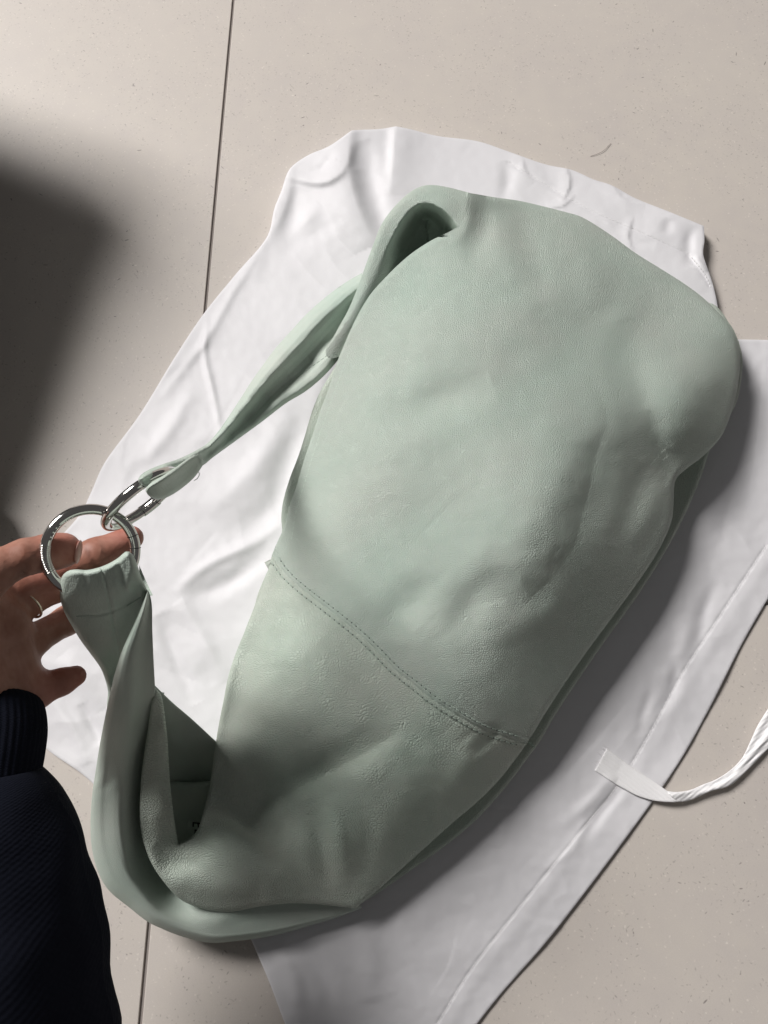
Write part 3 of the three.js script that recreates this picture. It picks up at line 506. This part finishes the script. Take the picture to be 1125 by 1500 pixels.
/* the lower arm of the strap, hanging from the big ring */
{
  // far side of the opening: lining and inner pocket
  part('lining', sheet([[176, 1010, 1], [200, 1000], [226, 1003, 1], [240, 1017], [256, 1032], [275, 1048], [296, 1067], [312, 1082], [320, 1090], [320, 1150], [310, 1165], [240, 1190], [190, 1200], [156, 1180], [154, 1120], [160, 1060]], (() => { const b = plate([[176, 1012, 13.6], [200, 1002, 13.8], [160, 1060, 11.6], [155, 1120, 9.4], [157, 1180, 7.0], [190, 1100, 7.6], [200, 1180, 3.6], [215, 1060, 10.6], [226, 1003, 13.4], [256, 1032, 11.6], [296, 1067, 8.8], [318, 1088, 6.8], [240, 1050, 11.0], [246, 1100, 6.4], [270, 1085, 7.0], [290, 1110, 4.4], [316, 1140, 2.8], [250, 1160, 2.6], [280, 1140, 2.6]]), f = folds([{ p: [[246, 1070], [262, 1092], [285, 1080]], w: 10, d: 2.5 }]); return (x, y) => b(x, y) + f(x, y); })(), { cell: 3, round: 5, drop: 0.002, skirt: [[1, -0.002], [3, -0.005]] }), M.lining, bag);
  part('inner_pocket', sheet([[240, 1143, 1], [262, 1145], [285, 1146], [320, 1142, 1], [320, 1230], [300, 1250], [240, 1260], [236, 1200]], (() => { const b = plate([[240, 1143, 3.4], [275, 1146, 3.4], [315, 1143, 3.4], [250, 1156, 3.3], [300, 1156, 3.3], [250, 1200, 1.8], [300, 1200, 1.8], [250, 1250, 2.0], [300, 1245, 2.0], [275, 1175, 2.4]]); return b; })(), { cell: 3, round: 7, drop: 0.004, skirt: [[1, -0.003], [3, -0.01]] }), M.lining, bag);
  // printed label inside
  const lab = new THREE.Group(); lab.name = 'label'; bag.add(lab);
  const tag = sheet([[276, 1202, 1], [300, 1204, 1], [298, 1232, 1], [272, 1228, 1]], () => 0.0250, { cell: 6, skirt: [[0.5, -0.0008]] }); lab.add(Object.assign(new THREE.Mesh(tag, M.lining), { name: 'tag' }));
  const strokes = [[282, 1205, 297, 1206.5], [283, 1206, 283, 1211], [290, 1206, 291, 1213], [296, 1206, 296.5, 1212], [285, 1216, 296, 1217], [286, 1217, 285, 1224], [286, 1220.5, 294, 1221], [291, 1217, 290, 1224]].map(([x, y, X, Y]) => { const A = P(x, y, 0.0253), B = P(X, Y, 0.0253), d = B.clone().sub(A), l = d.length(); const g = new THREE.BoxGeometry(l, 0.0003, 0.0009); g.rotateY(Math.atan2(-d.z, d.x)); g.translate(...A.add(B).multiplyScalar(0.5).toArray()); return g; });
  lab.add(Object.assign(new THREE.Mesh(mergeGeometries(strokes), M.ink), { name: 'lettering' }));

  const outE = smooth([[216, 866], [204, 896], [190, 928], [178, 955], [168, 988], [160, 1022], [153, 1055], [146, 1092], [140, 1130], [135, 1165], [133, 1195], [133, 1225], [136, 1250], [142, 1272], [152, 1294], [165, 1310], [180, 1322], [198, 1336], [214, 1349], [232, 1358], [258, 1369], [285, 1377], [310, 1381], [340, 1379], [380, 1374], [415, 1367], [450, 1357], [490, 1345], [528, 1331]], 8, false);
  const inE = smooth([[217, 864], [222, 882], [223, 920], [225, 970], [227, 1010], [228, 1060], [227, 1120], [228, 1200], [242, 1258], [275, 1298], [335, 1318], [430, 1312], [480, 1314], [530, 1328]], 8, false);
  const lowAlong = [20.4, 18.7, 16.3, 13.5, 10.3, 7.6, 5.6, 3.9, 3.0, 2.5, 2.2, 2.1, 2.3], soft = (v, t) => { const k = Math.min(v.length - 1.0001, Math.max(0, t * (v.length - 1))), i = Math.floor(k), f = k - i, p = v[Math.max(0, i - 1)], q = v[i], r = v[i + 1], u = v[Math.min(v.length - 1, i + 2)]; return q + 0.5 * f * (r - p + f * (2 * p - 5 * q + 4 * r - u + f * (3 * (q - r) + u - p))); };
  const outC = new THREE.CatmullRomCurve3(outE.map(p => V(p[0], p[1], 0))), inC = new THREE.CatmullRomCurve3(inE.map(p => V(p[0], p[1], 0)));
  const lowRail = (s, sink = 0) => Array.from({ length: 49 }, (_, i) => {
    const t = i / 48, a = outC.getPointAt(t), b = inC.getPointAt(t), c = soft([0.45, 0.45, 0.48, 0.5, 0.5, 0.48, 0.42, 0.3, 0.16, 0.08, 0.05, 0.05, 0.05], t), k = smoothstep(0.1, 0.4, t), fade = 1 - smoothstep(0.55, 0.74, t), e = (s - c) / (s < c ? 0.30 : 0.17), near = smoothstep(0, 0.16, s);
    const h = soft(lowAlong, t) + k * fade * (0.8 * gauss(e) - 2.0 * smoothstep(c, Math.min(1, c + 0.55), s)) + (1 - fade) * 0.7 * s + (1 - k) * 0.5 * gauss((s - 0.35) / 0.3) - 0.45 * Math.pow(1 - near, 2) + 0.05 * perlin.noise(t * 14, s * 3, 4.2) - sink;
    return P(a.x + (b.x - a.x) * s, a.y + (b.y - a.y) * s, Math.max(0.2, h) / 100);
  });
  part('lower_strap', loft([lowRail(0.22, 1.4), lowRail(0.06, 0.9), lowRail(0, 0.25), lowRail(0.025), lowRail(0.07), ...[0.14, 0.22, 0.3, 0.38, 0.46, 0.54, 0.62, 0.7, 0.78, 0.86, 0.94, 1].map(s => lowRail(s)), lowRail(0.99, 0.4), lowRail(0.92, 1.0)], 260, 110, { size: [0.42, 0.09] }), M.strap, bag);
  // the turned end over the big ring
  const capBase = plate([[90, 846, 20.6], [110, 836, 21.2], [150, 829, 21.5], [186, 809, 21.8], [206, 840, 21.0], [218, 872, 19.6], [150, 862, 20.4], [110, 866, 20.2], [190, 860, 20.5], [88, 875, 19.4], [150, 893, 18.9], [200, 895, 18.4], [98, 900, 18.4], [112, 928, 17.2], [131, 957, 16.0], [150, 982, 14.8], [159, 1030, 12.6], [165, 935, 16.8], [200, 930, 16.4], [165, 985, 14.1], [178, 970, 14.4]]);
  const capFold = folds([{ p: [[149, 832], [156, 862], [163, 895], [170, 930], [176, 965]], w: 2, d: -0.8, open: true }, { p: [[108, 902], [135, 902], [162, 896], [185, 886], [205, 872]], w: 2.4, d: -0.7 }, { p: [[172, 815], [178, 845], [184, 872]], w: 4, w2: 7, d: -1.3 }, { p: [[190, 805], [192, 838], [184, 868]], w: 8, d: 0.9 }, { p: [[204, 836], [202, 858], [190, 876], [168, 886]], w: 8, d: -1.4 }, { p: [[122, 830], [124, 852], [126, 872]], w: 6, d: -0.5 }]);
  const capH = (x, y) => capBase(x, y) + capFold(x, y) + 0.00025 * perlin.noise(x / 9, y / 11, 2.7);
  const cap = [[88, 858, 1], [91, 844], [100, 836], [112, 834], [126, 835], [142, 832], [158, 826], [172, 818], [187, 807], [196, 815], [202, 830], [207, 846], [213, 858], [219, 872, 1], [214, 890], [206, 920], [198, 960], [190, 1010], [175, 1050], [158, 1040], [158, 1012], [153, 992], [147, 978], [132, 957], [118, 938], [106, 918], [95, 898], [88, 876]];
  part('strap_loop', sheet(cap, capH, { cell: 2.4, round: 9, drop: 0.005, skirt: [[1, -0.0025], [4, -0.006], [8, -0.010]] }), M.strap, bag);
  part('loop_stitching', mergeGeometries([stitches([[151, 838], [157, 866], [164, 900], [171, 935]], capH, { pitch: 5, len: 3.6, r: 0.0002, lift: -0.0002 }), stitches([[112, 903], [138, 902]], capH, { pitch: 5, len: 3.6, r: 0.0002 }), stitches([[186, 888], [206, 875]], capH, { pitch: 4, len: 3, r: 0.0003 })]), M.thread, bag, { kind: 'stuff' });
  part('loop_edge', sheet([[204, 828, 1], [210, 842], [217, 858], [224, 872, 1], [217, 873], [205, 850]], () => 0.186, { cell: 3, skirt: [[0.5, -0.002], [1.5, -0.004]] }), M.strap, bag);
}

/* the two steel rings */
{
  const frame = (n, up) => { const z = n.clone().normalize(), x = up.clone().addScaledVector(z, -up.dot(z)).normalize(), y = z.clone().cross(x); return new THREE.Matrix4().makeBasis(x, y, z); };
  const dirAt = (p, dx, dy, df) => { const f = p.clone().sub(camera.position).normalize(), r = RIGHT.clone().addScaledVector(f, -f.x).normalize(), u = r.clone().cross(f); return V(0, 0, 0).addScaledVector(r, dx).addScaledVector(u, -dy).addScaledVector(f, df).normalize(); };
  function ring(name, px, py, h, outerPx, n, up, tubeR) {
    const g = new THREE.Group(); g.name = name; bag.add(g);
    const c = P(px, py, h); const depth = c.clone().sub(camera.position).dot(FWD), R = outerPx / 1125 * depth - tubeR;
    const m = frame(n, up).setPosition(c); g.applyMatrix4(m);
    part('band', new THREE.TorusGeometry(R, tubeR, 28, 160), M.chrome, g);
    return { g, R, r: tubeR };
  }
  const big = ring('big_ring', 133.5, 808, 0.197, 70, dirAt(P(133, 808, 0.197), 0.10, 0.10, -1), dirAt(P(133, 808, 0.197), 1, 0, 0), 0.0026);
  const bead = (o, ang, w, k, name) => { const t = new THREE.TorusGeometry(o.r * k, w, 8, 28); t.rotateY(0); t.rotateX(Math.PI / 2); t.translate(o.R, 0, 0); t.rotateZ(ang); return t; };
  // engraved ribs and lettering by the thumb, and the joints of the gate (angles run counter-clockwise from image right)
  const ribs = []; for (let i = 0; i < 13; i++) ribs.push(bead(big, Math.PI * (0.955 + i * 0.0165), 0.00038, 1.0));
  part('knurling', mergeGeometries(ribs), M.chrome, big.g);
  const marks = []; for (let i = 0; i < 7; i++) {
    const a = Math.PI * (0.77 + i * 0.020), b = new THREE.BoxGeometry(0.0024, 0.0006, 0.0006); b.translate(big.R - 0.0004, 0, big.r * 1.0); b.rotateZ(0); const t = new THREE.BoxGeometry(0.0006, 0.0013, 0.0006); t.translate(big.R - 0.0004 + (i % 2 ? 0.0008 : -0.0008), 0.0003, big.r * 0.97);
    const q = mergeGeometries([b, t]); q.rotateZ(a); marks.push(q);
  }
  part('engraving', mergeGeometries(marks), M.chrome, big.g);
  part('gate_joint', bead(big, 0.38, 0.0002, 1.01), M.rubber, big.g); part('gate_joint', bead(big, 0.08, 0.0002, 1.01), M.rubber, big.g);
  const c2 = P(207, 731, 0.194), a2 = dirAt(c2, 107, -86, 0.06), side = dirAt(c2, 86, 107, 0), away = dirAt(c2, 0, 0, 1);
  const nrm = side.clone().multiplyScalar(Math.cos(0.27)).addScaledVector(away, -Math.sin(0.27));
  const small = ring('small_ring', 207, 731, 0.194, 68, nrm, a2, 0.0026);
  const gate = new THREE.TorusGeometry(small.R, small.r * 1.16, 4, 14, 0.52); gate.rotateZ(-1.78); part('gate', gate, M.chrome, small.g);
  part('gate_joint', bead(small, -1.75, 0.0002, 1.01), M.rubber, small.g); part('gate_joint', bead(small, -1.30, 0.0002, 1.01), M.rubber, small.g);
}

/* -------------------------------------------------- the hand, the sleeve */
const person = thing('person', 'person in a dark navy sweatshirt reaching in, bare left hand pinching the steel ring', 'person');
function flesh(bones, blobs, creases, lo, hi, cells, k) {
  const size = Math.max(hi.x - lo.x, hi.y - lo.y, hi.z - lo.z), c = lo.clone().add(hi).multiplyScalar(0.5), half = size / 2;
  const mc = new MarchingCubes(cells, M.skin, false, false, 400000); mc.isolation = 0;
  const p = V(0, 0, 0), e = V(0, 0, 0);
  const cap = (a, b, ra, rb) => { const bx = b.x - a.x, by = b.y - a.y, bz = b.z - a.z; const t = Math.min(1, Math.max(0, ((p.x - a.x) * bx + (p.y - a.y) * by + (p.z - a.z) * bz) / (bx * bx + by * by + bz * bz))); return Math.hypot(p.x - a.x - t * bx, p.y - a.y - t * by, p.z - a.z - t * bz) - (ra + (rb - ra) * t); };
  const smin = (a, b, kk) => { const h = Math.max(0, kk - Math.abs(a - b)) / kk; return Math.min(a, b) - h * h * kk * 0.25; };
  const hs = cells / 2;
  for (let iz = 0; iz < cells; iz++) for (let iy = 0; iy < cells; iy++) for (let ix = 0; ix < cells; ix++) {
    p.set(c.x + (ix - hs) / hs * half, c.y + (iy - hs) / hs * half, c.z + (iz - hs) / hs * half);
    let d = 1;
    for (const chain of bones) { let q = 1; for (const [a, b, ra, rb] of chain.b) q = smin(q, cap(a, b, ra, rb), 0.004); d = smin(d, q, chain.k ?? k); }
    for (const [o, n, w, dep, R] of creases) { e.copy(p).sub(o); const l = e.length(); if (l < R * 2.2) { const s = e.dot(n); d += dep * gauss(s / w) * gauss(l / R); } }
    mc.field[ix + iy * cells + iz * cells * cells] = -d;
  }
  mc.update();
  const n = mc.count, g = new THREE.BufferGeometry(), pa = mc.positionArray.slice(0, n * 3);
  for (let i = 0; i < n; i++) { pa[i * 3] = pa[i * 3] * half + c.x; pa[i * 3 + 1] = pa[i * 3 + 1] * half + c.y; pa[i * 3 + 2] = pa[i * 3 + 2] * half + c.z; }
  g.setAttribute('position', new THREE.BufferAttribute(pa, 3));
  let m = mergeVertices(g, 1e-5); m.computeVertexNormals();
  const uv = new Float32Array(m.attributes.position.count * 2), nn = m.attributes.normal, pp = m.attributes.position;
  for (let i = 0; i < pp.count; i++) { uv[i * 2] = pp.getX(i) + pp.getY(i) * 0.7; uv[i * 2 + 1] = pp.getZ(i) - pp.getY(i) * 0.7; }
  m.setAttribute('uv', new THREE.BufferAttribute(uv, 2));
  // blotchy skin: redder finger ends, browner folds, veins of tone
  const col = new Float32Array(pp.count * 3);
  for (let i = 0; i < pp.count; i++) {
    p.fromBufferAttribute(pp, i);
    let red = 0, fold = 0;
    for (const t of blobs) red = Math.max(red, gauss(p.distanceTo(t) / 0.013));
    for (const [o, n, w, , R] of creases) { e.copy(p).sub(o); fold = Math.max(fold, gauss(e.dot(n) / (w * 1.1)) * gauss(e.length() / R)); }
    const v = perlin.noise(p.x * 130, p.y * 130, p.z * 130) * 0.07 + perlin.noise(p.x * 480, p.y * 480, p.z * 480) * 0.06, f = 1 - 0.35 * fold;
    col[i * 3] = (0.37 + 0.11 * red + v * 0.9) * f; col[i * 3 + 1] = (0.172 + 0.006 * red + v * 0.7) * f; col[i * 3 + 2] = (0.122 + 0.014 * red + v * 0.6) * f;
  }
  m.setAttribute('color', new THREE.BufferAttribute(col, 3)); return m;
}
{
  const J = (x, y, h) => P(x, y, h / 100), mm = 0.00092;
  const chain = (pts, k) => ({ k, b: pts.slice(1).map((q, i) => [pts[i][0], q[0], pts[i][1] * mm, q[1] * mm]) });
  const thumb = [[J(-62, 905, 20.2), 13], [J(-14, 838, 20.6), 10.8], [J(38, 816, 20.2), 9.0], [J(72, 809, 19.7), 9.2], [J(93, 806, 19.4), 9.4]];
  const index = [[J(-40, 880, 18.8), 10.5], [J(20, 864, 18.2), 9.8], [J(72, 842, 17.6), 9.4], [J(140, 813, 17.4), 9.2], [J(192, 788, 17.1), 7.2]];
  const middle = [[J(-30, 905, 18.4), 10.5], [J(34, 884, 17.6), 9.0], [J(86, 858, 16.9), 8.4], [J(128, 844, 16.2), 7.6]];
  const ringF = [[J(-20, 940, 17.8), 10.5], [J(46, 939, 16.9), 9.0], [J(98, 909, 15.6), 8.2], [J(138, 880, 14.8), 7.6]];
  const pinky = [[J(8, 1000, 16.9), 10], [J(58, 1010, 16.3), 8.8], [J(90, 999, 15.9), 7.2], [J(111, 990, 15.6), 6.0]];
  const palm = [{ k: 0.014, b: [[J(-50, 890, 19.2), J(-20, 1035, 16.8), 0.021, 0.020], [J(-10, 915, 18.4), J(18, 1010, 16.6), 0.017, 0.016], [J(-60, 900, 19.6), J(-30, 1060, 17.4), 0.018, 0.019]] }, { k: 0.010, b: [[J(-22, 1030, 17.0), J(-36, 1165, 17.6), 0.0200, 0.0200]] }];
  const bones = [...palm, chain(pinky, 0.006), chain(ringF, 0.0035), chain(middle, 0.003), chain(index, 0.003), chain(thumb, 0.003)];
  const dirOf = (a, b) => b.clone().sub(a).normalize();
  const creases = [
    [J(40, 814, 21.2), dirOf(J(30, 818, 20), J(60, 806, 20)), 0.0012, 0.0016, 0.008], [J(36, 838, 20.4), dirOf(J(20, 825, 20), J(50, 850, 20)), 0.0010, 0.0012, 0.007],
    [J(152, 806, 18.0), dirOf(index[3][0], index[2][0]), 0.0007, 0.0005, 0.006], [J(70, 838, 18.6), dirOf(index[3][0], index[1][0]), 0.0009, 0.0009, 0.008], [J(64, 806, 20.6), dirOf(J(30, 818, 20), J(80, 804, 20)), 0.0007, 0.0004, 0.006], [J(50, 811, 20.8), dirOf(J(30, 818, 20), J(60, 800, 20)), 0.0007, 0.0006, 0.006], [J(132, 815, 18.0), dirOf(index[3][0], index[2][0]), 0.0009, 0.0009, 0.007], [J(88, 998, 18.2), dirOf(pinky[2][0], pinky[1][0]), 0.0009, 0.0009, 0.006], [J(107, 990, 17.8), dirOf(pinky[3][0], pinky[2][0]), 0.0008, 0.0007, 0.005], [J(62, 1008, 18.8), dirOf(pinky[2][0], pinky[1][0]), 0.0009, 0.0008, 0.006],
    [J(30, 895, 19.3), dirOf(J(22, 870, 19), J(40, 905, 19)).cross(V(0, 1, 0)).normalize(), 0.0009, 0.0009, 0.010], [J(20, 940, 20), V(0.95, 0, 0.2), 0.0011, 0.0010, 0.018], [J(34, 960, 20), V(0.9, 0, -0.3), 0.0009, 0.0007, 0.012], [J(4, 930, 20), V(0.8, 0, 0.55), 0.0010, 0.0008, 0.014], [J(52, 930, 19), dirOf(ringF[2][0], ringF[1][0]), 0.0009, 0.0009, 0.007], [J(56, 1012, 19), dirOf(pinky[2][0], pinky[1][0]), 0.0006, 0.0006, 0.006]];
  part('hand', flesh(bones, [thumb[4][0], index[4][0], pinky[3][0], index[2][0], J(10, 1000, 20), pinky[1][0]], creases, V(-0.34, 0.135, -0.19), V(-0.12, 0.295, 0.03), 120, 0.006), M.skin, person);
  // thumb nail, seen edge on
  const nail = new THREE.SphereGeometry(1, 28, 18); nail.scale(0.0047, 0.0014, 0.0060);
  const nm = new THREE.Mesh(nail, M.nail); nm.name = 'thumb_nail'; nm.castShadow = nm.receiveShadow = true;
  const nx = dirOf(J(84, 808, 19.4), J(113, 814, 19.2));
  nm.position.copy(J(114.8, 808.5, 19.4)); nm.quaternion.setFromUnitVectors(V(0, 1, 0), nx.clone().add(V(0, 0.12, -0.05)).normalize()); person.add(nm);
  // thin gold band
  const c = J(38, 884, 17.75), ax = dirOf(J(28, 896, 17.8), J(60, 866, 17.2)), band = new THREE.TorusGeometry(0.0094, 0.00065, 10, 60);
  const bm = new THREE.Mesh(band, M.gold); bm.name = 'finger_ring'; bm.castShadow = true; bm.quaternion.setFromUnitVectors(V(0, 0, 1), ax); bm.position.copy(c); person.add(bm);
  // ribbed cuff and sleeve
  const ringOf = (cx, cy, h, rx, tilt, n = 24) => {   // a loop round the arm, square to the arm's run
    const o = J(cx, cy, h), a = tilt.clone().normalize(), u = V(1, 0, 0).addScaledVector(a, -a.x).normalize(), v = a.clone().cross(u), out = [];
    for (let i = 0; i < n; i++) { const t = i / n * Math.PI * 2; out.push(o.clone().addScaledVector(u, Math.cos(t) * rx).addScaledVector(v, Math.sin(t) * rx * 0.9)); }
    return out;
  };
  const stations = [[-30, 1026, 17.1, 0.0235], [-28, 1038, 17.2, 0.0290], [-26, 1075, 17.4, 0.0300], [-29, 1115, 17.6, 0.0292], [-33, 1150, 17.7, 0.0282], [-36, 1200, 17.8, 0.0270]];
  const axis1 = dirOf(J(-24, 1000, 17.0), J(-34, 1140, 17.7));
  const cuffRails = stations.map(([x, y, h, r]) => ringOf(x, y, h, r, axis1));
  const rail = (rows, i) => rows.map(r => r[i]);
  const tube = (rows, nu, f) => { const R = []; for (let i = 0; i <= 24; i++) R.push(rail(rows, i % 24)); return loft(R, nu, 220, { f, size: [0.22, 0.2] }); };
  part('cuff', tube(cuffRails, 30, (q, u, v) => { const o = J(-28, 1080, 17.4), d = q.clone().sub(o); d.addScaledVector(axis1, -d.dot(axis1)).normalize(); q.addScaledVector(d, 0.00022 * Math.sin(v * Math.PI * 2 * 54)); }), M.sleeve, person);
  const axis2 = dirOf(J(-36, 1135, 17.7), J(-40, 1600, 16.4));
  const sl = [[-36, 1150, 17.7, 0.0280], [-38, 1134, 17.7, 0.0300], [-44, 1150, 17.7, 0.0370], [-52, 1180, 17.6, 0.0460], [-62, 1230, 17.4, 0.0560], [-62, 1300, 17.2, 0.0610], [-54, 1390, 16.9, 0.0640], [-46, 1500, 16.5, 0.0655], [-34, 1650, 16.0, 0.066], [-20, 1900, 15.4, 0.066], [0, 2300, 15, 0.066]];
  part('sleeve', tube(sl.map(([x, y, h, r]) => ringOf(x, y, h, r, axis2)), 70, (q, u, v) => { const w = Math.sin(Math.min(1, u * 2.2) * Math.PI * 0.5); q.y += 0.0028 * w * perlin.noise(q.x * 26, q.y * 34, q.z * 30); q.x += 0.0030 * w * perlin.noise(q.x * 22 + 4, q.y * 30, q.z * 44); }), M.sleeve, person);
}
/* the photographer's bent leg and shoe, left of the picture: they throw the dark shadow on the tiles there */
{
  const toLamp = (p, h) => p.clone().addScaledVector(LAMP_POS.clone().sub(p), h / LAMP_POS.y);
  const knee = toLamp(P(142, 335, 0), 0.21), ankle = P(-215, 690, 0.06), hip = toLamp(P(-420, 190, 0), 0.14);
  const box = (pts, r) => { const b = new THREE.Box3().setFromPoints(pts); b.expandByScalar(r); return b; };
  const b = box([knee, ankle, hip], 0.12);
  const g = flesh([{ b: [[ankle, knee, 0.045, 0.055], [knee, hip, 0.058, 0.11], [ankle.clone().lerp(knee, 0.4), hip.clone().lerp(knee, 0.4), 0.05, 0.07]], k: 0.02 }], [], [], b.min, b.max, 64, 0.02);
  part('trouser_leg', g, M.trouser, person);
  const toe = P(-64, 752, 0.026), mid = P(-150, 745, 0.03), heel = P(-380, 640, 0.035), sb = box([toe, mid, heel, ankle], 0.07);
  part('shoe', flesh([{ b: [[toe, mid, 0.026, 0.032], [mid, heel, 0.034, 0.034], [mid, ankle, 0.03, 0.036]], k: 0.02 }], [], [], sb.min, sb.max, 56, 0.02), M.rubber, person);
}
/* a hair on the tiles */
{
  const h = new THREE.CatmullRomCurve3([P(865, 229, 0.0004), P(874, 226, 0.0007), P(884, 221, 0.0009), P(895, 210, 0.0005)]);
  const m = new THREE.Mesh(new THREE.TubeGeometry(h, 20, 0.00016, 6), M.hair); m.name = numbered('hair_strand'); m.userData = { label: 'short curved dark hair lying on the tiles behind the white cloth', category: 'hair' }; m.castShadow = true; scene.add(m);
}
/* the lamp */
{
  const t = thing('ceiling_lamp', 'square glowing lamp panel in a pale frame outside the picture to the left', 'lamp');
  t.position.copy(LAMP_POS); t.lookAt(LAMP_AIM);
  const g = new THREE.Mesh(new THREE.BoxGeometry(LAMP_SIZE, LAMP_SIZE, 0.004), new THREE.MeshStandardMaterial({ color: 0xffffff, emissive: new THREE.Color().setRGB(1, 0.955, 0.91), emissiveIntensity: 4 })); g.name = 'diffuser'; g.position.z = -0.006; t.add(g);
  const fr = new THREE.Mesh(new RoundedBoxGeometry(LAMP_SIZE + 0.05, LAMP_SIZE + 0.05, 0.04, 2, 0.008), M.ribbon); fr.name = 'frame'; fr.position.z = -0.032; t.add(fr);
}
renderer.render(scene, camera);
